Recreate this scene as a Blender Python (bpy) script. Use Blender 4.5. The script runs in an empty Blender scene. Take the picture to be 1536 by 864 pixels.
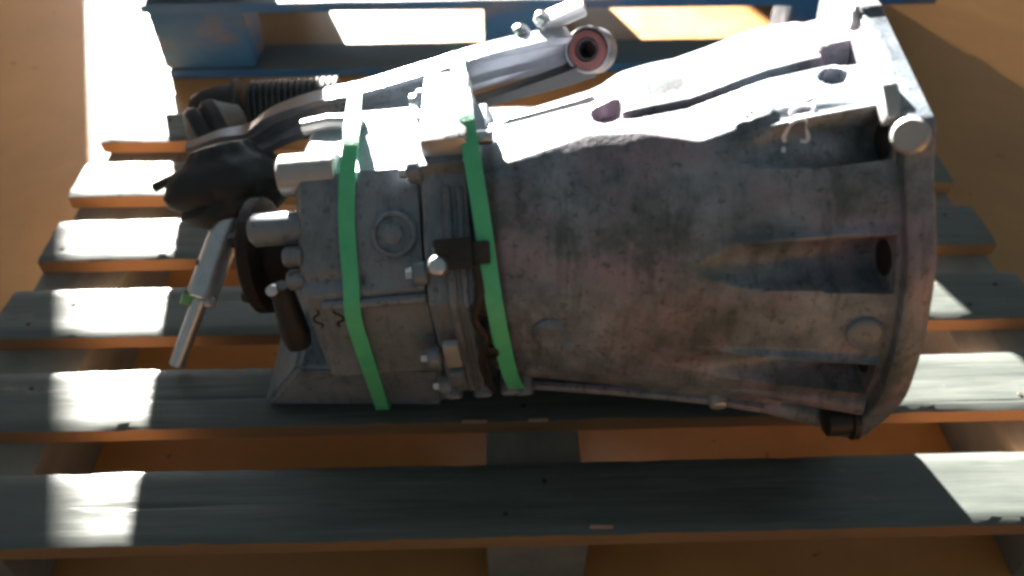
import bpy, bmesh, math, random
from mathutils import Vector, Matrix, noise

random.seed(7)
S = bpy.context.scene
COL = S.collection
R = math.radians

# ------------------------------------------------------------------ camera
cam_d = bpy.data.cameras.new("camera")
cam = bpy.data.objects.new("camera", cam_d)
COL.objects.link(cam)
cam_d.sensor_width = 36.0
cam_d.lens = 1191.56 / 1536 * 36
cam_d.clip_start = 0.02
cam_d.clip_end = 200
_r = Vector((0.99967, -0.02651, -0.00111)); _f = Vector((0.01808, 0.70563, -0.70835))
_f.normalize(); _r = (_r - _f * _r.dot(_f)).normalized(); _u = _r.cross(_f)
M3 = Matrix((_r, _u, -_f)).transposed()
cam.matrix_world = Matrix.Translation((-0.0287, -0.349, 0.7887)) @ M3.to_4x4()
cam_d.dof.use_dof = True
cam_d.dof.focus_distance = 0.72
cam_d.dof.aperture_fstop = 4.0
S.camera = cam

# ------------------------------------------------------------------ light
W = bpy.data.worlds.new("World"); S.world = W; W.use_nodes = True
bg = W.node_tree.nodes["Background"]
bg.inputs[0].default_value = (0.78, 0.94, 0.98, 1)
bg.inputs[1].default_value = 0.0115

SUN_AZ, SUN_EL = R(20.0), R(17.0)
sd = Vector((-math.sin(SUN_AZ) * math.cos(SUN_EL), math.cos(SUN_AZ) * math.cos(SUN_EL), math.sin(SUN_EL)))
sun_d = bpy.data.lights.new("sun", "SUN"); sun = bpy.data.objects.new("sun", sun_d); COL.objects.link(sun)
sun_d.energy = 5.0; sun_d.angle = R(0.6); sun_d.color = (1.0, 0.95, 0.87)
sun.rotation_euler = sd.to_track_quat("Z", "Y").to_euler()
sun.location = sd * 6

# daylight from the doorway the sun comes through
dl = bpy.data.lights.new("doorway_daylight", "AREA"); dlo = bpy.data.objects.new("doorway_daylight", dl); COL.objects.link(dlo)
dl.shape = "RECTANGLE"; dl.size = 3.0; dl.size_y = 2.0; dl.energy = 2.6; dl.color = (0.8, 0.92, 1.0)
dlo.location = (-0.6, 3.6, 1.6)
dlo.rotation_euler = (Vector((-0.6, 3.6, 1.6)) - Vector((0, 0.2, 0.2))).to_track_quat("Z", "Y").to_euler()

S.render.engine = "CYCLES"
S.cycles.filter_width = 3.2
vs = S.view_settings
vs.view_transform = "Standard"; vs.look = "None"; vs.gamma = 1.0; vs.use_curve_mapping = False
vs.exposure = 4.2

# ------------------------------------------------------------------ materials
def new_mat(name):
    m = bpy.data.materials.new(name); m.use_nodes = True
    return m, m.node_tree.nodes, m.node_tree.links, m.node_tree.nodes["Principled BSDF"]

def grime_mat(name, c1, c2, rough=(0.4, 0.6), metal=0.0, scale=18, stretch=(1, 1, 1), stain=None, stain_scale=5, stain_amt=0.5,
              bump=0.15, bump_scale=120, spec=0.5, coat=0.0, speck=None):
    """two mottled colours, an optional large stain colour, gloss variation and fine relief"""
    m, N, L, p = new_mat(name)
    tc = N.new("ShaderNodeTexCoord"); mp = N.new("ShaderNodeMapping"); mp.inputs["Scale"].default_value = stretch
    L.new(tc.outputs["Object"], mp.inputs[0])
    n1 = N.new("ShaderNodeTexNoise"); n1.inputs["Scale"].default_value = scale; n1.inputs["Detail"].default_value = 8; n1.inputs["Roughness"].default_value = 0.65
    L.new(mp.outputs[0], n1.inputs[0])
    r1 = N.new("ShaderNodeValToRGB"); r1.color_ramp.elements[0].position = 0.33; r1.color_ramp.elements[1].position = 0.68
    r1.color_ramp.elements[0].color = (*c1, 1); r1.color_ramp.elements[1].color = (*c2, 1)
    L.new(n1.outputs[0], r1.inputs[0])
    out = r1.outputs[0]
    if stain:
        n2 = N.new("ShaderNodeTexNoise"); n2.inputs["Scale"].default_value = stain_scale; n2.inputs["Detail"].default_value = 6; n2.inputs["Roughness"].default_value = 0.6
        L.new(mp.outputs[0], n2.inputs[0])
        r2 = N.new("ShaderNodeValToRGB"); r2.color_ramp.elements[0].position = 0.5; r2.color_ramp.elements[1].position = 0.66
        r2.color_ramp.elements[0].color = (0, 0, 0, 1); r2.color_ramp.elements[1].color = (stain_amt,) * 3 + (1,)
        L.new(n2.outputs[0], r2.inputs[0])
        mx = N.new("ShaderNodeMixRGB"); L.new(r2.outputs[0], mx.inputs[0]); L.new(out, mx.inputs[1]); mx.inputs[2].default_value = (*stain, 1)
        out = mx.outputs[0]
    if speck:
        n4 = N.new("ShaderNodeTexNoise"); n4.inputs["Scale"].default_value = speck[1]; n4.inputs["Detail"].default_value = 3
        L.new(tc.outputs["Object"], n4.inputs[0])
        r4 = N.new("ShaderNodeValToRGB"); r4.color_ramp.elements[0].position = speck[2]; r4.color_ramp.elements[1].position = speck[2] + 0.05
        r4.color_ramp.elements[0].color = (0, 0, 0, 1); r4.color_ramp.elements[1].color = (0.8, 0.8, 0.8, 1)
        L.new(n4.outputs[0], r4.inputs[0])
        mx = N.new("ShaderNodeMixRGB"); L.new(r4.outputs[0], mx.inputs[0]); L.new(out, mx.inputs[1]); mx.inputs[2].default_value = (*speck[0], 1)
        out = mx.outputs[0]
    L.new(out, p.inputs["Base Color"])
    mr = N.new("ShaderNodeMapRange"); mr.inputs[3].default_value = rough[0]; mr.inputs[4].default_value = rough[1]
    mr.inputs[1].default_value = 0.3; mr.inputs[2].default_value = 0.7
    L.new(n1.outputs[0], mr.inputs[0]); L.new(mr.outputs[0], p.inputs["Roughness"])
    p.inputs["Metallic"].default_value = metal; p.inputs["Specular IOR Level"].default_value = spec; p.inputs["Coat Weight"].default_value = coat
    if bump:
        n3 = N.new("ShaderNodeTexNoise"); n3.inputs["Scale"].default_value = bump_scale; n3.inputs["Detail"].default_value = 5
        L.new(mp.outputs[0], n3.inputs[0])
        b = N.new("ShaderNodeBump"); b.inputs["Strength"].default_value = bump; b.inputs["Distance"].default_value = 0.004
        L.new(n3.outputs[0], b.inputs["Height"]); L.new(b.outputs[0], p.inputs["Normal"])
    return m

MT = {}
MT["floor"] = grime_mat("floor_orange_sealed", (0.38, 0.175, 0.050), (0.45, 0.22, 0.072), (0.36, 0.5), scale=9, bump=0.08, bump_scale=90, spec=0.55, stain=(0.28, 0.135, 0.045), stain_scale=2.2, stain_amt=0.6, speck=((0.12, 0.07, 0.035), 42, 0.70))
def board_mat():
    """old dark paint over wood: grain, scuffs, splits and bare spots"""
    m, N, L, p = new_mat("board_dark_grey_paint")
    tc = N.new("ShaderNodeTexCoord"); info = N.new("ShaderNodeObjectInfo")
    def nz(scale, st, detail=6, ro=0.6, dist=0.0):
        mp = N.new("ShaderNodeMapping"); mp.inputs["Scale"].default_value = st; L.new(tc.outputs["Object"], mp.inputs[0])
        n = N.new("ShaderNodeTexNoise"); n.inputs["Scale"].default_value = scale; n.inputs["Detail"].default_value = detail; n.inputs["Roughness"].default_value = ro; n.inputs["Distortion"].default_value = dist
        L.new(mp.outputs[0], n.inputs[0]); return n.outputs[0]
    def ramp(v, a, b, lo_=0.0, hi_=1.0):
        r = N.new("ShaderNodeMapRange"); r.inputs[1].default_value = a; r.inputs[2].default_value = b; r.inputs[3].default_value = lo_; r.inputs[4].default_value = hi_
        L.new(v, r.inputs[0]); return r.outputs[0]
    def mix(f, a, b):
        x = N.new("ShaderNodeMixRGB")
        for k, q in enumerate((f, a, b)):
            if hasattr(q, "links"): L.new(q, x.inputs[k])
            else: x.inputs[k].default_value = q if k == 0 else (*q, 1)
        return x.outputs[0]
    grain = nz(150, (0.05, 1, 1), 6, 0.65, 0.4); blot = nz(9, (0.6, 1, 1)); wear = nz(20, (0.35, 1, 1), 7, 0.7); split = nz(60, (0.03, 1, 1), 4, 0.5)
    c = mix(ramp(grain, 0.35, 0.65), (0.048, 0.057, 0.053), (0.100, 0.109, 0.098))
    c = mix(ramp(blot, 0.42, 0.62, 0, 0.8), c, (0.064, 0.073, 0.066))
    c = mix(ramp(wear, 0.62, 0.70, 0, 0.7), c, (0.21, 0.18, 0.145))
    c = mix(ramp(wear, 0.72, 0.76, 0, 0.9), c, (0.34, 0.22, 0.15))
    c = mix(ramp(split, 0.66, 0.69, 0, 0.85), c, (0.02, 0.019, 0.018))
    L.new(c, p.inputs["Base Color"]); p.inputs["Specular IOR Level"].default_value = 0.7
    L.new(ramp(wear, 0.35, 0.7, 0.33, 0.6), p.inputs["Roughness"])
    h = N.new("ShaderNodeMath"); h.operation = "MULTIPLY_ADD"; L.new(grain, h.inputs[0]); h.inputs[1].default_value = 0.5
    L.new(ramp(split, 0.62, 0.69, 1.0, 0.0), h.inputs[2])
    b = N.new("ShaderNodeBump"); b.inputs["Strength"].default_value = 0.22; b.inputs["Distance"].default_value = 0.003
    L.new(h.outputs[0], b.inputs["Height"]); L.new(b.outputs[0], p.inputs["Normal"])
    return m
MT["board"] = board_mat()
MT["wood"] = grime_mat("raw_wood_edge", (0.24, 0.125, 0.055), (0.32, 0.18, 0.085), (0.6, 0.8), scale=30, stretch=(0.12, 1, 1), bump=0.4, bump_scale=60, stain=(0.16, 0.09, 0.05), stain_scale=5, stain_amt=0.6)
MT["stringer"] = grime_mat("stringer_grey_wood", (0.14, 0.13, 0.11), (0.22, 0.20, 0.17), (0.55, 0.75), scale=20, stretch=(1, 0.2, 1), bump=0.4, bump_scale=60)
MT["chip"] = grime_mat("pink_wood_splinter", (0.36, 0.21, 0.16), (0.44, 0.28, 0.21), (0.6, 0.8))
MT["nail"] = grime_mat("rusty_nail", (0.05, 0.04, 0.035), (0.09, 0.06, 0.05), (0.5, 0.7), metal=0.5)
def alu_mat(name, lo, hi, pink, oil, rough):
    """cast aluminium: fine grain, run-down grime streaks, pinkish and oily patches"""
    m, N, L, p = new_mat(name)
    tc = N.new("ShaderNodeTexCoord")
    def nz(scale, st, detail=6, ro=0.6):
        mp = N.new("ShaderNodeMapping"); mp.inputs["Scale"].default_value = st; L.new(tc.outputs["Object"], mp.inputs[0])
        n = N.new("ShaderNodeTexNoise"); n.inputs["Scale"].default_value = scale; n.inputs["Detail"].default_value = detail; n.inputs["Roughness"].default_value = ro
        L.new(mp.outputs[0], n.inputs[0]); return n.outputs[0]
    def ramp(v, a, b, lo_=0.0, hi_=1.0):
        r = N.new("ShaderNodeMapRange"); r.inputs[1].default_value = a; r.inputs[2].default_value = b; r.inputs[3].default_value = lo_; r.inputs[4].default_value = hi_
        L.new(v, r.inputs[0]); return r.outputs[0]
    def mix(f, a, b, mode="MIX"):
        x = N.new("ShaderNodeMixRGB"); x.blend_type = mode
        for k, q in enumerate((f, a, b)):
            if hasattr(q, "links"): L.new(q, x.inputs[k])
            else: x.inputs[k].default_value = q if k == 0 else (*q, 1)
        return x.outputs[0]
    c = mix(ramp(nz(22, (1, 1, 1), 8, 0.7), 0.35, 0.65), lo, hi)
    c = mix(ramp(nz(9, (1, 1, 1)), 0.47, 0.60, 0, 0.9), c, pink)
    c = mix(ramp(nz(8.5, (1, 1, 1), 8, 0.72), 0.5, 0.62, 0, 0.85), c, oil)
    st = ramp(nz(75, (1, 0.22, 0.22), 5, 0.7), 0.52, 0.68, 0, 0.55)          # streaks round the casting
    c = mix(st, c, tuple(0.45 * v for v in oil))
    c = mix(ramp(nz(150, (1, 1, 1), 3, 0.6), 0.60, 0.66, 0, 0.5), c, tuple(0.35 * v for v in oil))
    L.new(c, p.inputs["Base Color"]); p.inputs["Metallic"].default_value = 0.2
    L.new(ramp(nz(14, (1, 1, 1)), 0.35, 0.65, rough[0], rough[1]), p.inputs["Roughness"])
    b = N.new("ShaderNodeBump"); b.inputs["Strength"].default_value = 0.10; b.inputs["Distance"].default_value = 0.003
    L.new(nz(260, (1, 1, 1), 4), b.inputs["Height"]); L.new(b.outputs[0], p.inputs["Normal"])
    return m
MT["alu"] = alu_mat("cast_aluminium_dirty", (0.082, 0.107, 0.132), (0.26, 0.295, 0.345), (0.26, 0.205, 0.25), (0.068, 0.094, 0.095), (0.36, 0.58))
MT["alu_rear"] = alu_mat("cast_aluminium_grey", (0.150, 0.185, 0.222), (0.215, 0.255, 0.298), (0.195, 0.21, 0.245), (0.115, 0.146, 0.165), (0.36, 0.55))
MT["alu_clean"] = grime_mat("machined_aluminium", (0.34, 0.34, 0.35), (0.44, 0.44, 0.44), (0.32, 0.5), metal=0.4, scale=30, bump=0.1)
MT["steel"] = grime_mat("bare_steel", (0.45, 0.47, 0.50), (0.58, 0.6, 0.63), (0.22, 0.38), metal=0.9, scale=30, bump=0.05)
MT["arm"] = grime_mat("lever_grey_steel", (0.22, 0.23, 0.26), (0.32, 0.325, 0.36), (0.25, 0.40), metal=0.65, scale=24, bump=0.1, stain=(0.22, 0.17, 0.18), stain_scale=14)
MT["rubber"] = grime_mat("black_rubber", (0.008, 0.008, 0.010), (0.017, 0.0165, 0.020), (0.5, 0.7), scale=30, bump=0.2)
MT["dark"] = grime_mat("black_oxide", (0.02, 0.02, 0.02), (0.045, 0.042, 0.04), (0.4, 0.6), metal=0.5, scale=40)
MT["rust"] = grime_mat("rusty_iron", (0.012, 0.007, 0.006), (0.024, 0.012, 0.010), (0.6, 0.8), scale=40, bump=0.4, metal=0.2)
MT["redbush"] = grime_mat("red_bush", (0.075, 0.018, 0.018), (0.11, 0.03, 0.028), (0.4, 0.55), scale=40)
MT["strap"] = grime_mat("green_plastic_band", (0.07, 0.47, 0.22), (0.10, 0.53, 0.27), (0.35, 0.5), scale=60, stretch=(1, 1, 1), bump=0.2, bump_scale=400)
MT["tape"] = grime_mat("green_tape", (0.02, 0.20, 0.07), (0.03, 0.26, 0.09), (0.4, 0.5))
MT["chalk"] = grime_mat("white_paint_pen", (0.72, 0.70, 0.78), (0.85, 0.84, 0.88), (0.5, 0.7), scale=80, bump=0)
MT["blue"] = grime_mat("blue_paint_worn", (0.007, 0.075, 0.20), (0.014, 0.11, 0.26), (0.5, 0.7), scale=14, stretch=(0.4, 1, 1), bump=0.3, bump_scale=50, stain=(0.15, 0.115, 0.09), stain_scale=9, stain_amt=0.8)
MT["blue_worn"] = grime_mat("blue_paint_bleached", (0.07, 0.105, 0.13), (0.11, 0.115, 0.11), (0.5, 0.7), scale=12, stretch=(0.3, 1, 1), bump=0.3, bump_scale=50, stain=(0.025, 0.10, 0.19), stain_scale=8, stain_amt=0.8)
MT["card"] = grime_mat("brown_cardboard", (0.36, 0.25, 0.15), (0.42, 0.30, 0.18), (0.7, 0.85), scale=8)
MT["shade_wall"] = grime_mat("pale_wall", (0.55, 0.53, 0.5), (0.6, 0.58, 0.55), (0.7, 0.9), scale=4)

# ------------------------------------------------------------------ mesh helpers
def link(name, bm, mats, parent=None, smooth=True, angle=35):
    me = bpy.data.meshes.new(name)
    bm.normal_update(); bm.to_mesh(me); bm.free()
    for m in (mats if isinstance(mats, (list, tuple)) else [mats]):
        me.materials.append(MT[m])
    if smooth:
        me.shade_smooth() if hasattr(me, "shade_smooth") else None
        me.set_sharp_from_angle(angle=R(angle))
    o = bpy.data.objects.new(name, me); COL.objects.link(o)
    if parent:
        o.parent = parent
        o.matrix_parent_inverse = Matrix.Translation(parent.location).inverted()
    return o

def child_of(o, parent):     # sub-part: everything is modelled in place, the root empties only carry a shift
    o.parent = parent
    o.matrix_parent_inverse = Matrix.Identity(4)
    return o

def root(name, loc, label, cat, group=None):
    o = bpy.data.objects.new(name, None); COL.objects.link(o)
    o.location = loc; o.empty_display_size = 0.05
    o["label"] = label; o["category"] = cat
    if group: o["group"] = group
    return o

def tag(o, label, cat, group=None):
    o["label"] = label; o["category"] = cat
    if group: o["group"] = group
    return o

def box(bm, c, size, rot=None, bev=0.0, mi=0):
    g = bmesh.ops.create_cube(bm, size=1.0)
    vs_ = g["verts"]
    mt = Matrix.Translation(Vector(c)) @ (rot.to_4x4() if rot else Matrix.Identity(4)) @ Matrix.Diagonal((*size, 1))
    bmesh.ops.transform(bm, matrix=mt, verts=vs_)
    fs = {f for v in vs_ for f in v.link_faces}
    for f in fs: f.material_index = mi
    if bev:
        es = {e for v in vs_ for e in v.link_edges}
        bmesh.ops.bevel(bm, geom=list(es), offset=bev, segments=2, affect="EDGES", profile=0.6)

def frame_axes(d):
    d = d.normalized()
    a = Vector((0, 0, 1)) if abs(d.z) < 0.9 else Vector((1, 0, 0))
    x = a.cross(d).normalized(); y = d.cross(x)
    return x, y, d

def lathe(bm, o, d, prof, seg=32, caps=True):
    """prof: (distance along d, radius)"""
    o = Vector(o); x, y, d = frame_axes(Vector(d))
    rings = []
    for h, r in prof:
        rings.append([bm.verts.new(o + d * h + (x * math.cos(a) + y * math.sin(a)) * r) for a in [2 * math.pi * k / seg for k in range(seg)]])
    for a, b in zip(rings, rings[1:]):
        for k in range(seg):
            bm.faces.new((a[k], a[(k + 1) % seg], b[(k + 1) % seg], b[k]))
    if caps:
        bm.faces.new(list(reversed(rings[0]))); bm.faces.new(rings[-1])

def cyl(bm, o, d, length, r, seg=24, bev=0.0):
    b = min(bev, r * 0.45, length * 0.45)
    lathe(bm, o, d, [(0, r - b), (b, r), (length - b, r), (length, r - b)] if b else [(0, r), (length, r)], seg)

def hexbolt(bm, o, d, r, h):
    lathe(bm, o, d, [(0, r * 1.35), (h * 0.2, r * 1.35), (h * 0.2001, r), (h * 0.9, r), (h, r * 0.85)], 6)

def smooth_path(pts, n=8):
    pts = [Vector(p) for p in pts]; out = []
    for i in range(len(pts) - 1):
        p0 = pts[max(i - 1, 0)]; p1 = pts[i]; p2 = pts[i + 1]; p3 = pts[min(i + 2, len(pts) - 1)]
        for k in range(n):
            t = k / n
            out.append(0.5 * ((2 * p1) + (p2 - p0) * t + (2 * p0 - 5 * p1 + 4 * p2 - p3) * t * t + (3 * p1 - p0 - 3 * p2 + p3) * t ** 3))
    out.append(pts[-1]); return out

def sweep(bm, path, section, upv=Vector((0, 0, 1)), closed=False, caps=True, scale=None, wide=None):
    """section: list of (a, b): a along side vector, b along up vector"""
    rings = []; n = len(path)
    for i, p in enumerate(path):
        q0 = path[(i - 1) % n] if closed else path[max(i - 1, 0)]
        q1 = path[(i + 1) % n] if closed else path[min(i + 1, n - 1)]
        t = (q1 - q0).normalized()
        if wide is not None:
            side = (wide - t * wide.dot(t)).normalized(); up_ = side.cross(t)
        else:
            side = t.cross(upv).normalized(); up_ = side.cross(t)
        sc = scale(i / (n - 1)) if scale else (1, 1)
        rings.append([bm.verts.new(p + side * a * sc[0] + up_ * b * sc[1]) for a, b in section])
    m = len(section)
    prs = list(zip(rings, rings[1:])) + ([(rings[-1], rings[0])] if closed else [])
    for a, b in prs:
        for k in range(m):
            bm.faces.new((a[k], a[(k + 1) % m], b[(k + 1) % m], b[k]))
    if caps and not closed:
        bm.faces.new(list(reversed(rings[0]))); bm.faces.new(rings[-1])

def circ(r, n=12, ry=None):
    return [(r * math.cos(2 * math.pi * k / n), (ry or r) * math.sin(2 * math.pi * k / n)) for k in range(n)]

def tube(bm, pts, r, n=12, sm=6):
    sweep(bm, smooth_path(pts, sm) if sm else [Vector(p) for p in pts], circ(r, n))

def fbm(v, o=4): return noise.fractal(v, 1.0, 2.0, o)

# ================================================================== setting
bm = bmesh.new()
for xy in ((-14, -8), (14, -8), (14, 16), (-14, 16)): bm.verts.new((*xy, 0))
bm.faces.new(bm.verts)
fl = link("floor", bm, "floor", smooth=False); fl["kind"] = "structure"

# unseen wall added beside the doorway so that its edge throws the soft shade on the left
bm = bmesh.new(); box(bm, (-4.04, 4.4, 1.4), (4.0, 0.15, 2.8), bev=0.01)
wl = link("shade_wall", bm, "shade_wall"); wl["kind"] = "structure"

# unseen tinted pane added beyond the doorway: dims the sun that reaches the floor on the right
m, N, L, p = new_mat("tinted_glass")
tr = N.new("ShaderNodeBsdfTransparent"); tr.inputs[0].default_value = (0.19, 0.185, 0.18, 1)
gl = N.new("ShaderNodeBsdfGlossy"); gl.inputs["Roughness"].default_value = 0.05
mxs = N.new("ShaderNodeMixShader"); mxs.inputs[0].default_value = 0.06
L.new(tr.outputs[0], mxs.inputs[1]); L.new(gl.outputs[0], mxs.inputs[2]); L.new(mxs.outputs[0], N["Material Output"].inputs[0])
MT["glass"] = m
dim_pane = root("sun_dimming_pane", (1.2, 4.4, 0), "tall unseen tinted pane added to dim the sun on the right", "sun_dimming_pane")
bm = bmesh.new(); box(bm, (1.2, 4.4, 1.4), (3.5, 0.006, 2.7)); link("pane", bm, "glass", dim_pane, smooth=False)
for x, z, w, h in ((-0.58, 1.4, 0.05, 2.8), (2.98, 1.4, 0.05, 2.8), (1.2, 0.025, 3.5, 0.05), (1.2, 2.775, 3.5, 0.05)):
    bm = bmesh.new(); box(bm, (x, 4.4, z), (w, 0.06, h), bev=0.004); link("frame", bm, "dark", dim_pane)

# ================================================================== grey pallet
PT = 0.12
BW, BP, BT = 0.0774, 0.1271, 0.021
pal = root("pallet", (0, 0.356, 0), "dark grey painted wooden pallet carrying the strapped gearbox", "pallet")

def plank(x0, x1, y0, y1, z0, z1, seed, nx=90, ny=10, rough=0.0007, chips=0.0026, skew=0.0):
    """a plank: worn top (material 0) with uneven, chipped edges, raw sides (material 1)"""
    bm = bmesh.new(); top = []; bot = []
    for i in range(nx + 1):
        u = i / nx; x = x0 + (x1 - x0) * u; ct = []
        e0 = max(0, fbm(Vector((x * 22, seed, 3)))) * chips; e1 = max(0, fbm(Vector((x * 22, seed, 9)))) * chips
        e0 += 0.0012 * fbm(Vector((x * 4, seed, 1))); e1 += 0.0012 * fbm(Vector((x * 4, seed, 5)))
        cb = []
        for j in range(ny + 1):
            v = j / ny
            y = (y0 + e0) + (y1 - e1 - y0 - e0) * v + skew * (u - 0.5)
            xx = x
            if i in (0, nx): xx += 0.002 * fbm(Vector((v * 6, seed, u * 4)))
            z = z1 + rough * fbm(Vector((x * 6, y * 60, seed))) * 0.7 - 0.0004
            edge = min(v, 1 - v)
            if j in (0, ny): z -= 0.002 + 0.0016 * abs(fbm(Vector((x * 30, seed, v * 7))))
            if i in (0, nx): z -= 0.0015
            ct.append(bm.verts.new((xx, y, z)))
        for y in (y0 + skew * (u - 0.5), y1 + skew * (u - 0.5)):
            cb.append(bm.verts.new((x, y, z0)))
        top.append(ct); bot.append(cb)
    for i in range(nx):
        for j in range(ny):
            bm.faces.new((top[i][j], top[i + 1][j], top[i + 1][j + 1], top[i][j + 1])).material_index = 0
        bm.faces.new((bot[i][0], bot[i + 1][0], top[i + 1][0], top[i][0])).material_index = 1
        bm.faces.new((top[i][ny], top[i + 1][ny], bot[i + 1][1], bot[i][1])).material_index = 1
        bm.faces.new((bot[i][1], bot[i + 1][1], bot[i + 1][0], bot[i][0])).material_index = 1
    bm.faces.new([bot[0][0]] + top[0] + [bot[0][1]]).material_index = 1
    bm.faces.new(list(reversed([bot[nx][0]] + top[nx] + [bot[nx][1]]))).material_index = 1
    bmesh.ops.recalc_face_normals(bm, faces=bm.faces)
    return bm

nail_me = None
strx = ((-0.598, -0.494), (-0.044, 0.052), (0.494, 0.598))
for k in range(6):
    y0 = k * BP; dx = random.uniform(-0.006, 0.006)
    b = link("board", plank(-0.6 + dx, 0.6 + random.uniform(-0.006, 0.006), y0, y0 + BW, PT - BT, PT, 11.3 * k + 2), ["board", "wood"], pal)
    for sx in strx:
        for t in ((0.3, 0.28), (0.7, 0.72)):
            x = sx[0] + (sx[1] - sx[0]) * (t[0] + random.uniform(-0.12, 0.12)); y = y0 + BW * (t[1] + random.uniform(-0.06, 0.06))
            if nail_me is None:
                bm = bmesh.new(); lathe(bm, (0, 0, -0.004), (0, 0, 1), [(0, 0.0024), (0.0042, 0.0026), (0.0046, 0.0021)], 10)
                o = link("nail", bm, "nail", b); nail_me = o.data
            else:
                o = bpy.data.objects.new("nail", nail_me); COL.objects.link(o); o.parent = b; o.matrix_parent_inverse = Matrix.Identity(4)
            o.matrix_parent_inverse = Matrix.Translation(pal.location).inverted() @ Matrix.Identity(4) if False else Matrix.Identity(4)
            o.location = (x, y, PT)
for i, (x0, x1) in enumerate(strx):
    bm = bmesh.new(); box(bm, ((x0 + x1) / 2, (0.004 + 5 * BP + BW - 0.004) / 2, (PT - BT) / 2), (x1 - x0, 5 * BP + BW - 0.008, PT - BT - 0.0006), bev=0.003)
    link("stringer", bm, "stringer", pal)
# splinters torn out of the front edges
for x, y, l in ((0.062, 0.0065, 0.022), (-0.055, BP - 0.001, 0.026), (0.01, BP - 0.0005, 0.02), (0.525, BP * 0 + BW - 0.003, 0.02)):
    bm = bmesh.new(); box(bm, (x, y, PT + 0.0002), (l, 0.007, 0.003), Matrix.Rotation(random.uniform(-.15, .15), 3, "Z"), bev=0.0012)
    for v_ in bm.verts:      # torn, tapering ends
        k_ = (v_.co.x - x) / (l / 2); v_.co.y = y + (v_.co.y - y) * (1 - 0.6 * abs(k_) ** 2) + 0.001 * fbm(v_.co * 300)
    link("splinter", bm, "chip", pal)

# ================================================================== gearbox frame of reference
AX = Vector((0.99546, -0.01942, 0.09388)).normalized()
EZ = Vector((0, 0, 1)); EZ = (EZ - AX * EZ.dot(AX)).normalized()
EY = AX.cross(EZ).normalized()
O = Vector((0.285, 0.213, 0.316))

def G(s, th, r):      # s along the shaft (0 at the flange, minus to the rear), angle from up towards the viewer, radius
    t = R(th); return O + AX * s + (EZ * math.cos(t) + EY * math.sin(t)) * r
def GL(s, u, v): return O + AX * s + EY * u + EZ * v
def radial(th): t = R(th); return EZ * math.cos(t) + EY * math.sin(t)
def tang(th): t = R(th); return -EZ * math.sin(t) + EY * math.cos(t)

gear = root("gearbox", (0.0, 0.213, PT), "grey cast aluminium car gearbox with wide bell housing, strapped to the pallet", "gearbox")

def sstep(a, b, x):
    t = min(1.0, max(0.0, (x - a) / (b - a))); return t * t * (3 - 2 * t)

def revolve_fn(rings, nth, rf, cap0=True, cap1=True):
    """rings: s values; rf(s, theta_deg) -> radius"""
    bm = bmesh.new(); rows = []
    for s in rings:
        rows.append([bm.verts.new(G(s, 360.0 * k / nth - 180, rf(s, 360.0 * k / nth - 180))) for k in range(nth)])
    for a, b in zip(rows, rows[1:]):
        for k in range(nth):
            bm.faces.new((a[k], a[(k + 1) % nth], b[(k + 1) % nth], b[k]))
    if cap0: bm.faces.new(list(reversed(rows[0])))
    if cap1: bm.faces.new(rows[-1])
    bmesh.ops.recalc_face_normals(bm, faces=bm.faces)
    return bm

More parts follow.
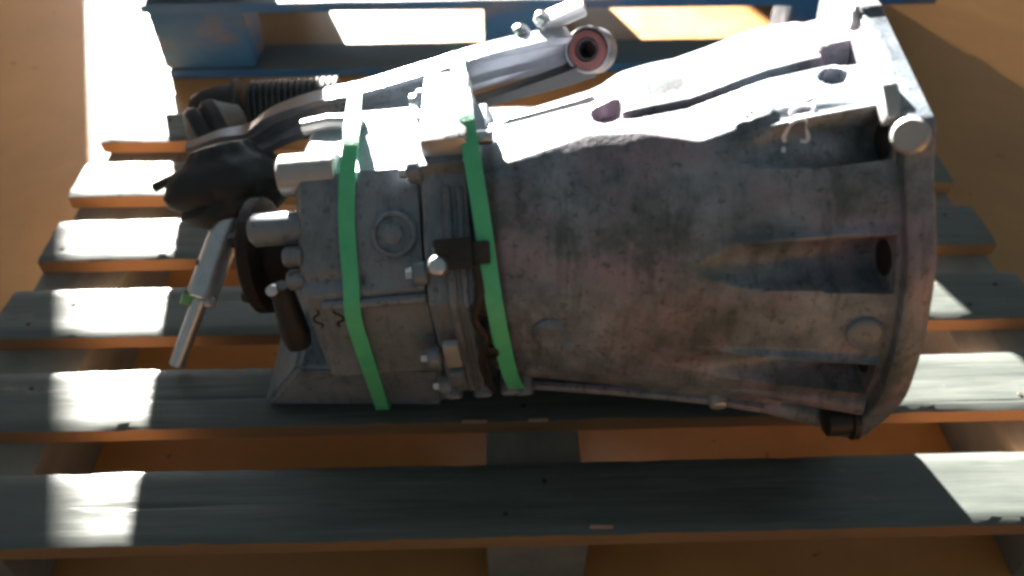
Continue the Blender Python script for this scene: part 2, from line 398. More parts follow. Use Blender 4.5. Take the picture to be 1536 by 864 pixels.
# ---- bell housing
GROOVES = [(61, 0.1795, 0.0185, -0.022), (93, 0.1770, 0.0185, -0.024), (32.5, 0.1850, 0.0165, -0.020), (113, 0.1890, 0.016, -0.03),
           (150, 0.196, 0.022, -0.02)]
def lerp_tab(tab, x):
    if x <= tab[0][0]: return tab[0][1]
    for (a, va), (b, vb) in zip(tab, tab[1:]):
        if x <= b: return va + (vb - va) * (x - a) / (b - a)
    return tab[-1][1]
CREASE = [(-0.31, 25), (-0.27, 22), (-0.229, 18.5), (-0.19, 21), (-0.147, 27.0), (-0.12, 25), (-0.086, 21.5), (-0.06, 22.5), (-0.012, 25.5)]
SEAM = [(-0.31, 8), (-0.225, 9), (-0.192, 12.5), (-0.099, 6.5), (-0.051, 5.5), (0, 5)]
def bell_r(s, th):
    t = min(1, max(0, (s + 0.31) / 0.30))
    base = 0.138 + 0.052 * t ** 1.2
    base *= 1 - 0.05 * math.exp(-((s + 0.315) / 0.008) ** 2)
    if th > 100: base -= 0.010 * sstep(100, 140, th) * (1 - t)
    # flattened top with a crease on the viewer's side
    tc = lerp_tab(CREASE, s); r = base
    if -70 < th < tc:
        mid = -22; h = math.cos(R(tc - mid))
        k = h / math.cos(R(th - mid)) if abs(th - mid) < 80 else 1
        r = base * (1 - 0.42 * max(0, 1 - k) * (1 - 0.2 * sstep(-0.10, -0.02, s) * sstep(12, -8, th)))
        r -= 0.009 * (1 - sstep(-0.24, -0.15, s)) * sstep(10, -20, th)
    # raised web behind the seam
    sm = lerp_tab(SEAM, s)
    up_ = sstep(-0.225, -0.19, s) * (1 - 0.4 * sstep(-0.045, -0.03, s))
    d = (sm - th)
    r += 0.0035 * up_ * sstep(0.0, 1.6, d) + 0.009 * up_ * (1 - 0.55 * sstep(-0.08, -0.03, s)) * sstep(2, 18, d) * (1 - sstep(28, 44, d))
    r -= 0.004 * up_ * math.exp(-((d + 0.5) / 0.7) ** 2)
    # pit in front of the web
    e = ((s + 0.211) / 0.012) ** 2 + ((th - 8.0) / 6.0) ** 2
    r -= 0.014 * (1 - sstep(0.7, 1.15, e))
    # oval opening near the flange
    e = ((s + 0.043) / 0.0095) ** 2 + ((th - 12.5) / 3.6) ** 2
    r -= 0.02 * (1 - sstep(0.75, 1.05, e))
    # recess by the top lug
    e = ((s + 0.024) / 0.020) ** 2 + ((th - 3.5) / 5.0) ** 2
    r -= 0.019 * (1 - sstep(0.7, 1.1, e))
    # cast pad
    if -0.125 < s < -0.088:
        r += 0.0022 * sstep(15.5, 16.5, th) * (1 - sstep(24.0, 25, th)) * sstep(-0.122, -0.119, s) * (1 - sstep(-0.094, -0.092, s))
    if -179.5 < th < -15: r = min(r, 0.080 / math.sin(R(-th)))     # flat on the far side
    # bolt grooves
    for tg, rc, g, se in GROOVES:
        if s < se:
            rc = rc - 0.115 * max(0.0, s + 0.138); dd = R(th - tg); q = rc * math.sin(dd)
            if abs(dd) < 1.0 and abs(q) < g * 0.999:
                rg = rc * math.cos(dd) - math.sqrt(g * g - q * q)
                lip = 0.0012 * math.exp(-((abs(q) - g) / 0.004) ** 2)
                r = min(r, rg) if rg < r else r
            elif 0 < -q - g < 0.012 and abs(dd) < 1.0:      # raised lip along the upper edge
                r += 0.0060 * sstep(0.0, 0.02, base - (rc - g)) * math.exp(-((-q - g - 0.002) / 0.0028) ** 2)
    r += 0.0003 * fbm(Vector((s * 18, math.cos(R(th)) * 4, math.sin(R(th)) * 4)))
    return r
ss = []
s = -0.318
while s < -0.0125:
    ss.append(s); s += 0.0022
for g in GROOVES: ss += [g[3] - 0.0004, g[3] + 0.0004]
ss = sorted(set(round(v, 5) for v in ss))
bell = link("bell_housing", revolve_fn(ss, 600, bell_r), "alu", gear, angle=50)

# ---- flange
def flange_r(th):
    r = 0.1985
    for c, a, w in ((-1.5, 0.001, 6), (33.5, 0.013, 5.5), (61, 0.002, 6), (95, 0.002, 6), (127, 0.007, 7), (160, 0.003, 6), (-165, 0.004, 6)):
        r += a * math.exp(-((th - c) / w) ** 2)
    if -1 < th < 33:      # straight top edge between two lugs
        a = 0.1975; b = 0.2115; t1, t2 = R(-1), R(33); tt = R(th)
        r = a * b * math.sin(t2 - t1) / (a * math.sin(tt - t1) + b * math.sin(t2 - tt))
    if th < -15: r = min(r, 0.088 / math.sin(R(-th)) if th > -179.5 else r)     # flat on the far side
    return r
def flange_fn(s, th):
    r = flange_r(th)
    if s < -0.017 or s > -0.0005: r -= 0.0016
    return r
bm = revolve_fn([-0.0185, -0.0165, -0.009, -0.001, 0.0005], 360, flange_fn)
fl_ = link("flange", bm, "alu", gear, angle=40)
# raised bead that runs round the flange's rear face
bm = bmesh.new(); bp = [G(-0.0195, t, flange_r(t) - 0.017) for t in range(36, 130, 2)]
sweep(bm, bp, circ(0.0024, 6)); link("bead", bm, "alu", gear)
# round lug with dowel on the near upper corner
bm = bmesh.new(); cyl(bm, G(-0.0085, 34.8, 0.194), radial(46) * 0.8 - AX * 0.45, 0.019, 0.0125, 28, 0.002); link("dowel_boss", bm, "alu_clean", gear)
bm = bmesh.new(); box(bm, G(-0.022, 27.5, 0.197), (0.012, 0.016, 0.026), Matrix((AX, radial(30), tang(30))).transposed(), 0.003); link("lug", bm, "alu_clean", gear)
bm = bmesh.new(); cyl(bm, G(-0.023, -2.5, 0.190), AX, 0.0225, 0.010, 24, 0.002); link("lug", bm, "alu_clean", gear)
# big dark bolt low on the flange
bm = bmesh.new(); lathe(bm, G(-0.019, 114, 0.192), -AX, [(0, 0.0175), (0.005, 0.0175), (0.0052, 0.0140), (0.024, 0.0135), (0.026, 0.010)], 22); link("bolt", bm, "dark", gear)
def cone_rib(nm, a, b, r0, r1):
    bm = bmesh.new(); d = b - a; lathe(bm, a, d, [(0, r0), (d.length * 0.5, (r0 + r1) * 0.55), (d.length, r1)], 20); return link(nm, bm, "alu", gear)
cone_rib("rib", G(-0.019, 106, 0.183), G(-0.150, 107, 0.155), 0.013, 0.005)
cone_rib("rib", G(-0.019, 121, 0.188), G(-0.150, 121, 0.152), 0.013, 0.006)
cone_rib("rib", G(-0.028, 133, 0.186), G(-0.120, 133, 0.150), 0.012, 0.006)
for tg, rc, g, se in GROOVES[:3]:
    bm = bmesh.new(); cyl(bm, G(se - 0.0007, tg, rc - 0.0125), AX, 0.008, 0.0135, 24, 0.0002); link("hole_shade_disc", bm, "dark", gear)  # solid dark disc, the hole's shade put into its colour
bm = bmesh.new(); sweep(bm, [G(q, -7, bell_r(q, -7) + 0.0005) for q in (-0.314, -0.29, -0.26, -0.235, -0.218)], circ(0.0048, 10)); link("rail", bm, "alu_clean", gear)
# round blanking plug
bm = bmesh.new(); lathe(bm, G(-0.036, 78, 0.180), radial(78) - AX * 0.12, [(0, 0.0135), (0.0068, 0.0135), (0.0075, 0.0125), (0.0066, 0.0112), (0.0070, 0.0105), (0.0074, 0.004)], 26)
link("plug", bm, "alu_rear", gear)
# rail along the foot of the bell
bm = bmesh.new(); sweep(bm, [G(-0.30, 128, 0.139), G(-0.22, 124, 0.150), G(-0.13, 119, 0.166), G(-0.09, 118, 0.176)], circ(0.005, 8)); link("rail", bm, "alu", gear)
bm = bmesh.new(); cyl(bm, G(-0.128, 118, 0.160), radial(110), 0.014, 0.008, 14, 0.002); link("boss", bm, "alu_clean", gear)
bm = bmesh.new(); cyl(bm, G(-0.268, 83, 0.135), radial(86), 0.012, 0.016, 20, 0.004); link("boss", bm, "alu", gear)
bm = bmesh.new(); cyl(bm, G(-0.255, 88, 0.138), radial(86), 0.010, 0.006, 16, 0.002); link("drain_plug", bm, "alu_rear", gear)
# figures on the cast pad
for k in range(5):
    bm = bmesh.new(); rr = bell_r(-0.1, 20) + 0.0006
    box(bm, G(-0.112 + 0.0042 * k, 21.3, bell_r(-0.107, 21.3) + 0.0003), (0.0012, 0.0075, 0.0012), Matrix((AX, tang(21), radial(21))).transposed()); link("cast_mark", bm, "dark", gear, smooth=False)

# ---- handwriting on the bell: L O C . running down the side
def stroke(pts, w=0.0018):
    bm = bmesh.new(); path = []
    raw = smooth_path([Vector((a, b, 0)) for a, b in pts], 10)
    for p in raw:
        path.append(G(p.x, p.y, bell_r(p.x, p.y) + 0.0005))
    sweep(bm, path, circ(w, 8, 0.0005), upv=radial(25)); return bm
link("handwriting", stroke([(-0.0845, 18.6), (-0.080, 20.4), (-0.072, 21.2), (-0.065, 20.2), (-0.0655, 18.4)]), "chalk", gear)
ring = [(-0.0735 + 0.0078 * math.cos(a), 24.0 + 1.5 * math.sin(a)) for a in [2 * math.pi * k / 12 + 0.3 for k in range(13)]]
link("handwriting", stroke(ring), "chalk", gear)
link("handwriting", stroke([(-0.0855, 29.6), (-0.087, 28.6), (-0.0845, 27.1), (-0.078, 26.6), (-0.0715, 27.4), (-0.0690, 28.8), (-0.0710, 29.6), (-0.0745, 29.4)]), "chalk", gear)
link("handwriting", stroke([(-0.0888, 31.2), (-0.0858, 31.5)], 0.0026), "chalk", gear)

# ---- centre plate between bell and rear case
def oct_r(Rr, th, off=21.0, amt=1.0):
    k = ((th - off) % 45.0) - 22.5
    return Rr * (1 - amt + amt * math.cos(R(22.5)) / math.cos(R(k)))
def neck_fn(s, th): return oct_r(0.127, th, 24, 0.8)
link("neck", revolve_fn([-0.330, -0.322, -0.312], 120, neck_fn), "alu", gear)
def plate_fn(s, th):
    r = oct_r(0.1425, th, 24, 0.9)
    if -14 < th < 24.5: r += 0.004 * sstep(-14, -9, th)
    if 24.5 < th < 50: r -= 0.006 * (1 - sstep(38, 50, th))
    if s < -0.3605 or s > -0.3265: r -= 0.002
    return r
link("centre_plate", revolve_fn([-0.363, -0.360, -0.352, -0.34, -0.327, -0.3255], 240, plate_fn), "alu_rear", gear, angle=30)
# raised cover on the plate's top
bm = bmesh.new()
sec = []
for s0, w in ((-0.363, 1), (-0.318, 1)):
    pass
fr = Matrix((AX, EY, EZ)).transposed()
box(bm, G(-0.341, 2, 0.138), (0.040, 0.092, 0.034), Matrix((AX, tang(4), radial(4))).transposed(), 0.008); link("top_cover", bm, "alu_clean", gear)
bm = bmesh.new(); cyl(bm, G(-0.318, 14, 0.142), AX, 0.016, 0.006, 16, 0.001); link("bolt", bm, "steel", gear)
# joint rib and small edge pieces
for sj, w in ((-0.343, 0.004), (-0.3325, 0.003)):
    bm = bmesh.new(); sweep(bm, [G(sj, t, plate_fn(-0.345, t) + 0.0008) for t in range(30, 118, 2)], circ(w, 8)); link("rib", bm, "alu_rear", gear)
for (s_, t_, r_) in ((-0.363, 23.5, 0.1365), (-0.363, 58.5, 0.1365), (-0.363, 93, 0.136), (-0.363, 118, 0.137), (-0.363, -20, 0.136)):
    bm = bmesh.new(); cyl(bm, G(s_ + 0.002, t_, r_), -AX, 0.012, 0.0095, 18, 0.002); o = link("bolt_boss", bm, "alu_rear", gear)
    bm = bmesh.new(); hexbolt(bm, G(s_ - 0.009, t_, r_), -AX, 0.0055, 0.007); link("bolt", bm, "steel", gear)
# wiring bracket with a bright stud
fr50 = Matrix((AX, tang(52), radial(52))).transposed()
bm = bmesh.new(); box(bm, G(-0.338, 52.5, 0.1475), (0.030, 0.024, 0.010), fr50, 0.002); box(bm, G(-0.318, 52.8, 0.1455), (0.016, 0.018, 0.006), fr50, 0.0015); link("sensor_bracket", bm, "dark", gear)
bm = bmesh.new(); lathe(bm, G(-0.350, 56.0, 0.140), radial(50), [(0, 0.0085), (0.014, 0.0085), (0.018, 0.0065), (0.0195, 0.003)], 18); link("stud", bm, "steel", gear)
bm = bmesh.new(); tube(bm, [G(-0.322, 56, 0.147), G(-0.320, 66, 0.147), G(-0.327, 74, 0.146), G(-0.321, 82, 0.146), G(-0.327, 92, 0.147), G(-0.325, 104, 0.147), G(-0.323, 116, 0.146)], 0.0035, 8); link("wiring_loom", bm, "dark", gear)
for t in (70, 88):
    bm = bmesh.new(); lathe(bm, G(-0.3185, t, 0.144), radial(t), [(0, 0.007), (0.004, 0.007), (0.0045, 0.0042), (0.003, 0.004)], 14)
    link("wiring_clip", bm, "dark", gear)
fr90 = Matrix((AX, tang(95), radial(95))).transposed()
bm = bmesh.new(); box(bm, G(-0.350, 88, 0.1455), (0.013, 0.030, 0.008), fr90, 0.002); link("pad", bm, "alu_clean", gear)
bm = bmesh.new(); box(bm, G(-0.350, 104, 0.145), (0.012, 0.034, 0.007), Matrix((AX, tang(104), radial(104))).transposed(), 0.002); link("pad", bm, "alu_rear", gear)
for (s_, t_) in ((-0.362, 121), (-0.335, 122), (-0.310, 120), (-0.298, 127)):
    bm = bmesh.new(); cyl(bm, G(s_, t_, 0.128), radial(t_), 0.022, 0.0085, 16, 0.002); link("boss", bm, "alu_rear", gear)

# ---- rear case
def rear_fn(s, th):
    r = oct_r(0.1285, th, 20, 0.85)
    r -= 0.006 * sstep(-0.405, -0.47, s) if False else 0.0
    k = (s + 0.470) / 0.008
    if k < 1: r -= 0.007 * (1 - max(0, k)) ** 2
    r -= 0.004 * math.exp(-((th - 60) / 2.2) ** 2) * (1 if s < -0.41 else 0)
    r += 0.0005 * fbm(Vector((s * 20, th * 0.05, 2)))
    return r
rr_ = [-0.470, -0.469, -0.467, -0.464, -0.461] + [-0.455 + 0.008 * k for k in range(12)]
rear = link("rear_case", revolve_fn(rr_, 240, rear_fn), "alu_rear", gear, angle=25)
# rib along the side
bm = bmesh.new(); sweep(bm, [G(-0.452, 69, 0.1275), G(-0.42, 69, 0.129), G(-0.366, 68.5, 0.129)], circ(0.0042, 8)); link("rib", bm, "alu_rear", gear)
# filler plug
bm = bmesh.new(); lathe(bm, G(-0.388, 44.5, 0.113), radial(44.5), [(0, 0.019), (0.0105, 0.019), (0.0120, 0.0175), (0.0122, 0.0150), (0.0095, 0.0145), (0.0098, 0.0120)], 26); pb = link("filler_boss", bm, "alu_rear", gear)
bm = bmesh.new(); hexbolt(bm, G(-0.388, 44.5, 0.1225), radial(44.5), 0.0085, 0.006); link("filler_plug", bm, "alu_rear", gear)
# cast emblem: two facing waves with ticks
def emb(s0, sg):
    bm = bmesh.new()
    pts = [(s0 + sg * 0.007, 71.3), (s0 + sg * 0.0065, 73.2), (s0 + sg * 0.0115, 75.2), (s0 + sg * 0.012, 77.2), (s0 + sg * 0.0065, 78.8), (s0 + sg * 0.0075, 80.6)]
    path = smooth_path([Vector((a, b, 0)) for a, b in pts], 5)
    sweep(bm, [G(p.x, p.y, rear_fn(p.x, p.y) + 0.0002) for p in path], circ(0.0011, 6)); return bm
link("cast_emblem", emb(-0.452, 1), "dark", gear); link("cast_emblem", emb(-0.452, -1), "dark", gear)
# top ledge and pipe end at the back
bm = bmesh.new(); cyl(bm, G(-0.484, 15, 0.117), AX, 0.05, 0.0175, 24, 0.002); o = link("pipe_stub", bm, "alu_clean", gear)
bm = bmesh.new(); cyl(bm, G(-0.4848, 15, 0.117), AX, 0.006, 0.012, 20); link("pipe_bore", bm, "dark", gear)
bm = bmesh.new(); sweep(bm, [G(-0.474, -14, 0.124), G(-0.45, -14, 0.127), G(-0.420, -14, 0.124)], circ(0.007, 10)); link("ledge", bm, "alu_clean", gear)
# selector rail stub
bm = bmesh.new(); cyl(bm, G(-0.512, 37, 0.106), AX, 0.05, 0.0140, 26, 0.004); link("selector_stub", bm, "alu_rear", gear)
for t_, r_ in ((50, 0.115), (60, 0.112)):
    bm = bmesh.new(); cyl(bm, G(-0.482, t_, r_), AX, 0.016, 0.0085, 14, 0.002); link("boss", bm, "alu_rear", gear)
# output flange, rusty
bm = bmesh.new(); lathe(bm, GL(-0.560, 0, 0), AX, [(0, 0.018), (0.004, 0.024), (0.010, 0.024), (0.0101, 0.052), (0.013, 0.056), (0.024, 0.056), (0.027, 0.050), (0.030, 0.036), (0.093, 0.034)], 40); of = link("output_flange", bm, "rust", gear)
for k in range(4):
    a = 25 + 90 * k; bm = bmesh.new(); hexbolt(bm, G(-0.550, a, 0.040), -AX, 0.007, 0.010); link("bolt", bm, "dark", gear)
# black sensor low at the rear
bm = bmesh.new(); lathe(bm, G(-0.494, 64, 0.100), tang(80) , [(0, 0.008), (0.006, 0.010), (0.05, 0.013), (0.064, 0.011)], 18); link("speed_sensor", bm, "rubber", gear)
bm = bmesh.new(); cyl(bm, G(-0.497, 64, 0.108), radial(60), 0.008, 0.005, 12, 0.001); link("bolt", bm, "steel", gear)
# foot under the rear case
bm = bmesh.new()
def slab(lo, hi, zlo, zhi):
    a = [bm.verts.new((x, y, zlo)) for x, y in lo]; b = [bm.verts.new((x, y, zhi)) for x, y in hi]
    n = len(a)
    for k in range(n): bm.faces.new((a[k], a[(k + 1) % n], b[(k + 1) % n], b[k]))
    bm.faces.new(list(reversed(a))); bm.faces.new(b)
slab([(-0.272, 0.150), (-0.085, 0.144), (-0.085, 0.31), (-0.272, 0.31)], [(-0.222, 0.135), (-0.085, 0.130), (-0.085, 0.30), (-0.222, 0.30)], 0.1228, 0.200)
bmesh.ops.bevel(bm, geom=list(bm.edges), offset=0.005, segments=3, affect="EDGES")
link("sump", bm, "alu_rear", gear)
bm = bmesh.new(); box(bm, (0.085, 0.215, 0.149), (0.352, 0.022, 0.054), bev=0.003); link("sun_block_plate", bm, "alu", gear)  # hidden plate added to stop sun passing under the bell

# ================================================================== lever arm with gaiter, lying behind on top
arm = root("shift_lever", (-0.30, 0.30, PT), "long grey steel lever arm with red bush and black gaiter, strapped over the gearbox", "lever")
apath = smooth_path([(-0.372, 0.40, 0.262), (-0.335, 0.405, 0.272), (-0.296, 0.405, 0.276), (-0.262, 0.40, 0.298), (-0.215, 0.394, 0.318), (-0.165, 0.390, 0.331), (-0.10, 0.392, 0.350), (-0.03, 0.402, 0.367), (0.03, 0.415, 0.374), (0.050, 0.420, 0.3735)], 8)
def asc(t):
    k = 0.55 + 0.45 * sstep(0.0, 0.35, t)
    return (k, k)
H = 0.0185; Wd = 0.012
isec = [(-Wd, -H), (-Wd, -H + 0.008), (-Wd + 0.007, -H + 0.013), (-Wd + 0.007, H - 0.012), (-Wd, H - 0.007), (-Wd, H), (Wd, H), (Wd, H - 0.007), (Wd - 0.007, H - 0.012), (Wd - 0.007, -H + 0.013), (Wd, -H + 0.008), (Wd, -H)]
bm = bmesh.new(); sweep(bm, apath, isec, scale=asc); bmesh.ops.recalc_face_normals(bm, faces=bm.faces)
link("arm", bm, "arm", arm, angle=30)
# lower tapering blade under the arm
bl = smooth_path([(-0.12, 0.375, 0.318), (-0.03, 0.385, 0.337), (0.04, 0.398, 0.352), (0.075, 0.408, 0.361)], 6)
bm = bmesh.new(); sweep(bm, bl, [(-0.009, -0.010), (-0.009, 0.010), (0.009, 0.010), (0.009, -0.010)], scale=lambda t: (0.6 + 0.4 * t, 0.25 + 0.85 * t)); link("blade", bm, "dark", arm)
# bush housing
bd = Vector((-0.28, -0.72, 0.42)).normalized(); bc = Vector((0.075, 0.418, 0.372))
bm = bmesh.new(); lathe(bm, bc - bd * 0.022, bd, [(0, 0.022), (0.003, 0.0242), (0.039, 0.0242), (0.042, 0.0230), (0.042, 0.0215), (0.003, 0.021)], 36); hs = link("bush_housing", bm, "arm", arm)
bm = bmesh.new(); lathe(bm, bc - bd * 0.018, bd, [(0, 0.0205), (0.038, 0.0205), (0.0425, 0.0185), (0.0425, 0.0125), (0.038, 0.0115), (0.005, 0.0112)], 32); link("rubber_bush", bm, "redbush", arm)
bm = bmesh.new(); lathe(bm, bc - bd * 0.017, bd, [(0, 0.0110), (0.038, 0.0110), (0.038, 0.0090), (0.001, 0.0088)], 28); link("bush_sleeve", bm, "rubber", arm)
# clamp with bolts on the housing
bm = bmesh.new(); box(bm, (0.045, 0.438, 0.402), (0.050, 0.022, 0.014), Matrix.Rotation(-0.42, 3, "Y") @ Matrix.Rotation(0.1, 3, "X"), 0.004); link("clamp", bm, "alu_clean", arm)
bm = bmesh.new(); cyl(bm, (0.022, 0.436, 0.392), Vector((0.3, -0.1, 1)), 0.014, 0.009, 16, 0.003); link("clamp_bolt", bm, "steel", arm)
bm = bmesh.new(); cyl(bm, (0.000, 0.428, 0.384), Vector((0.3, -0.1, 1)), 0.012, 0.009, 16, 0.004); link("clamp_bolt", bm, "steel", arm)
# light rods seen under the arm
bm = bmesh.new(); cyl(bm, (-0.128, 0.362, 0.316), Vector((0.078, 0.01, 0.028)), 0.085, 0.0075, 14, 0.004); link("pin", bm, "alu_clean", arm)
bm = bmesh.new(); cyl(bm, (-0.215, 0.362, 0.298), Vector((0.078, 0.01, 0.028)), 0.075, 0.0065, 14, 0.003); link("pin", bm, "alu_clean", arm)
# gaiter: lumpy ribbed rubber boot around the joint
gc = Vector((-0.314, 0.342, 0.262)); gd = Vector((-0.22, 0.50, 0.80)).normalized(); gx, gy, gd = frame_axes(gd)
bm = bmesh.new(); rows = []
prof = [(-0.058, 0.016), (-0.053, 0.028), (-0.045, 0.034), (-0.040, 0.033), (-0.032, 0.045), (-0.023, 0.052), (-0.016, 0.049), (-0.008, 0.058), (0.002, 0.061), (0.009, 0.056), (0.015, 0.053), (0.022, 0.047), (0.028, 0.036), (0.034, 0.032), (0.041, 0.029), (0.044, 0.012)]
for h, r in prof:
    rw = []
    for k in range(48):
        a = 2 * math.pi * k / 48; rr = r * (1 + 0.13 * math.cos(2 * a + 0.6) + 0.06 * math.cos(3 * a + h * 20) + 0.12 * fbm(Vector((math.cos(a) * 2, math.sin(a) * 2, h * 30))))
        rw.append(bm.verts.new(gc + gd * h + (gx * math.cos(a) * 1.05 + gy * math.sin(a)) * rr * 0.94))
    rows.append(rw)
for a, b in zip(rows, rows[1:]):
    for k in range(48): bm.faces.new((a[k], a[(k + 1) % 48], b[(k + 1) % 48], b[k]))
bm.faces.new(list(reversed(rows[0]))); bm.faces.new(rows[-1]); bmesh.ops.recalc_face_normals(bm, faces=bm.faces)
link("gaiter", bm, "rubber", arm, angle=60)
bm = bmesh.new(); tube(bm, [(-0.365, 0.365, 0.262), (-0.392, 0.372, 0.246), (-0.412, 0.372, 0.236)], 0.0055, 10); link("gaiter_tail", bm, "rubber", arm)
# rod: thick sleeve, then thin end resting on the boards
r0 = Vector((-0.312, 0.306, 0.240)); r1 = Vector((-0.3415, 0.243, 0.188)); r2 = Vector((-0.374, 0.199, 0.128))
dr = (r1 - r0)
bm = bmesh.new(); cyl(bm, r0 - dr * 0.3, dr, dr.length * 1.3, 0.0160, 28, 0.002); rod = link("rod_sleeve", bm, "steel", arm)
bm = bmesh.new(); cyl(bm, r1 - dr * 0.02, r2 - r1, (r2 - r1).length, 0.0084, 20, 0.002); link("rod", bm, "steel", arm)
bm = bmesh.new(); cyl(bm, r0 + dr * 0.52 + Vector((-0.006, -0.004, 0.0)), Vector((-1, -0.3, 0.25)), 0.012, 0.005, 14); link("pin_hole", bm, "dark", arm)
bm = bmesh.new(); box(bm, r1 + Vector((-0.012, -0.002, 0.002)), (0.014, 0.004, 0.020), Matrix.Rotation(0.5, 3, "Y"), 0.0015); link("tape_tag", bm, "tape", arm)
bm = bmesh.new(); cyl(bm, r1 + Vector((0.006, -0.006, 0.000)), Vector((0.9, -0.2, 0.2)), 0.011, 0.006, 14, 0.002); link("grub_screw", bm, "alu_clean", arm)

# ================================================================== corrugated hose on the back boards
hose = root("rubber_bellows", (-0.38, 0.65, PT), "black corrugated rubber bellows with a dark hub on the rear boards", "bellows")
bm = bmesh.new(); pr = []
for k in range(15):
    h = 0.07 + k * 0.0085; pr += [(h, 0.036), (h + 0.0025, 0.0415), (h + 0.0055, 0.0415), (h + 0.008, 0.036)]
lathe(bm, (-0.445, 0.640, 0.163), (1, 0.06, 0.0), pr, 32); link("bellows", bm, "rubber", hose, angle=60)
bm = bmesh.new(); lathe(bm, (-0.462, 0.639, 0.160), (1, 0.06, 0.0), [(0, 0.014), (0.006, 0.026), (0.020, 0.034), (0.045, 0.0395), (0.065, 0.0395), (0.066, 0.048), (0.074, 0.048), (0.075, 0.034)], 32); link("hub", bm, "rubber", hose)
bm = bmesh.new(); lathe(bm, (-0.432, 0.545, 0.172), (0.8, 0.5, 0.04), [(0, 0.020), (0.006, 0.042), (0.012, 0.046), (0.022, 0.046), (0.026, 0.042), (0.034, 0.049), (0.046, 0.049), (0.052, 0.044), (0.075, 0.03)], 32); link("hub_cover", bm, "rubber", hose)

# ================================================================== green straps
def strap(name_label, pts, wide=AX):
    p = [Vector(q) for q in pts]; path = []
    for i in range(len(p)):
        a = p[i]; b = p[(i + 1) % len(p)]; n = max(2, int((b - a).length / 0.012))
        for k in range(n): path.append(a.lerp(b, k / n))
    for _ in range(2):
        path = [(path[i - 1] + path[i] * 2 + path[(i + 1) % len(path)]) / 4 for i in range(len(path))]
    bm = bmesh.new(); w = 0.0067; t = 0.0007
    sweep(bm, path, [(-w, -t), (-w, t), (w, t), (w, -t)], closed=True, wide=wide)
    bmesh.ops.recalc_face_normals(bm, faces=bm.faces)
    o = link("strap", bm, "strap"); tag(o, name_label, "strap", "green packing straps round the gearbox")
    return o
def av(i): return apath[i]
a1 = min(range(len(apath)), key=lambda i: abs(apath[i].x + 0.170)); a2 = min(range(len(apath)), key=lambda i: abs(apath[i].x + 0.066))
def over_arm(i, dx=0):
    p = apath[i] + Vector((dx, 0, 0))
    return [p + Vector((0, 0.020, -0.020)), p + Vector((0, 0.018, 0.0205)), p + Vector((0, -0.004, 0.0245)), p + Vector((0, -0.017, 0.0195))]
s1 = over_arm(a1) + [G(-0.421, 2, 0.1400), G(-0.4215, 10, 0.1345), G(-0.4235, 20, 0.1318), G(-0.4265, 42, 0.1235), G(-0.425, 65, 0.1318), G(-0.4285, 71, 0.1345), G(-0.427, 96, 0.1335), Vector((-0.147, 0.136, 0.1235)), Vector((-0.147, 0.165, 0.1210)), Vector((-0.147, 0.305, 0.1210)), Vector((-0.145, 0.325, 0.140)), G(-0.42, -110, 0.138)]
strap("green plastic strap round the rear case, left of the two", s1)
s2 = over_arm(a2) + [G(-0.3265, 0, 0.1600), G(-0.3225, 12, 0.1580), G(-0.3185, 25, 0.1500), G(-0.3135, 46, 0.1440), G(-0.3105, 66, 0.1500), G(-0.309, 76, 0.1500), G(-0.306, 100, 0.1490), G(-0.303, 116, 0.1470), G(-0.303, 132, 0.1440), G(-0.305, 180, 0.1440), G(-0.315, -120, 0.1440)]
strap("green plastic strap next to the bell housing, right of the two", s2)

# ================================================================== blue pallet behind
bp_ = root("blue_pallet", (0.04, 1.24, 0), "worn blue painted wooden pallet behind the gearbox", "pallet")
BX0, BX1, BY0, BY1 = -0.655, 0.775, 1.012, 1.47
ny = 4; dyb = (BY1 - BY0) / ny
for k in range(ny):
    link("deck_board", plank(BX0, BX1, BY0 + k * dyb + 0.001, BY0 + (k + 1) * dyb - 0.003, 0.131, 0.152, 50 + 7 * k, nx=60, ny=4), ["blue_worn", "blue"], bp_)
for y0, y1 in ((BY0 + 0.004, BY0 + 0.1), (BY1 - 0.1, BY1 - 0.004)):
    link("bottom_board", plank(BX0 + 0.012, BX1 - 0.01, y0, y1, 0.001, 0.020, 80 + y0 * 9, nx=60, ny=4), ["blue_worn", "blue"], bp_)
def block(x0, x1, y0, y1):
    bm = bmesh.new(); box(bm, ((x0 + x1) / 2, (y0 + y1) / 2, 0.0755), (x1 - x0, y1 - y0, 0.1105), bev=0.004); link("block", bm, "blue", bp_)
for x0, x1 in ((BX0 + 0.008, -0.475), (-0.045, 0.095), (0.515, 0.60)):
    block(x0, x1, BY0 + 0.006, BY0 + 0.096)
for x0, x1 in ((BX0 + 0.008, -0.44), (-0.02, 0.16), (0.50, 0.768)):
    block(x0, x1, BY1 - 0.096, BY1 - 0.006)

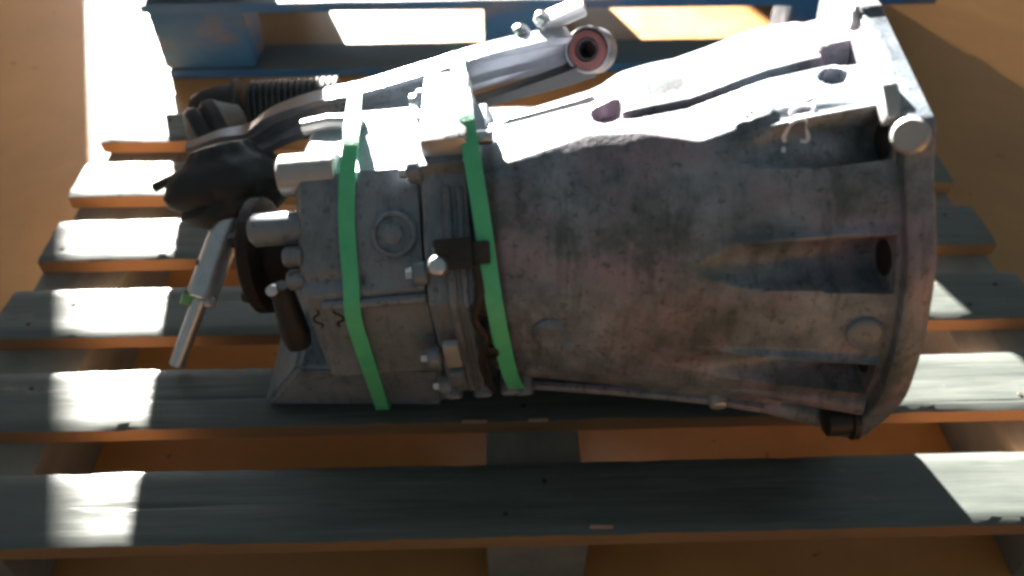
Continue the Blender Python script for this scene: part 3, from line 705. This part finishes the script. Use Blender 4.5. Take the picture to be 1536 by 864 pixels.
# unseen goods added on the blue pallet (to shade the left boards and the floor on the right)
def shade_carton(x0, x1, y0, y1, z0, z1, label, flap=None):
    r = root("shade_box", ((x0 + x1) / 2, (y0 + y1) / 2, z0), label, "box")
    bm = bmesh.new(); box(bm, ((x0 + x1) / 2, (y0 + y1) / 2, (z0 + z1) / 2), (x1 - x0, y1 - y0, z1 - z0), bev=0.003); link("shade_carton", bm, "card", r)
    if flap:
        bm = bmesh.new(); v = []
        for y in (y0, y1):
            for (x, z) in flap: v.append(bm.verts.new((x, y, z)))
        n = len(flap)
        for k in range(n): bm.faces.new((v[k], v[(k + 1) % n], v[n + (k + 1) % n], v[n + k]))
        bm.faces.new(v[:n]); bm.faces.new(v[n:]); bmesh.ops.recalc_face_normals(bm, faces=bm.faces)
        link("flap", bm, "card", r, smooth=False)
sk = root("shade_bulk", (-0.57, 1.12, 0.1545), "unseen bulging brown bulk added on the blue pallet to shade the left boards", "shade_bulk")  # added out of view, outline shaped for the shadow edge on the boards
bm = bmesh.new(); prof = [(-0.652, 0.155), (-0.654, 0.305), (-0.747, 0.46), (-0.765, 0.56), (-0.72, 0.65), (-0.60, 0.665), (-0.50, 0.65), (-0.465, 0.55), (-0.47, 0.155)]
v = []
for y, k in ((1.04, 1.0), (1.12, 1.0), (1.20, 0.94)):
    v.append([bm.verts.new((-0.57 + (x + 0.57) * k, y, 0.155 + (z - 0.155) * k)) for x, z in prof])
n = len(prof)
for a, b in zip(v, v[1:]):
    for k in range(n): bm.faces.new((a[k], a[(k + 1) % n], b[(k + 1) % n], b[k]))
bm.faces.new(v[0]); bm.faces.new(list(reversed(v[-1]))); bmesh.ops.recalc_face_normals(bm, faces=bm.faces)
link("shade_body", bm, "card", sk)
bm = bmesh.new(); sweep(bm, [Vector(p) for p in ((-0.66, 1.12, 0.657), (-0.60, 1.12, 0.669), (-0.54, 1.12, 0.659))], circ(0.006, 8)); link("seam", bm, "card", sk)
shade_carton(0.19, 0.772, 1.15, 1.46, 0.1545, 0.62, "unseen wide brown box added on the blue pallet to shade the right floor")
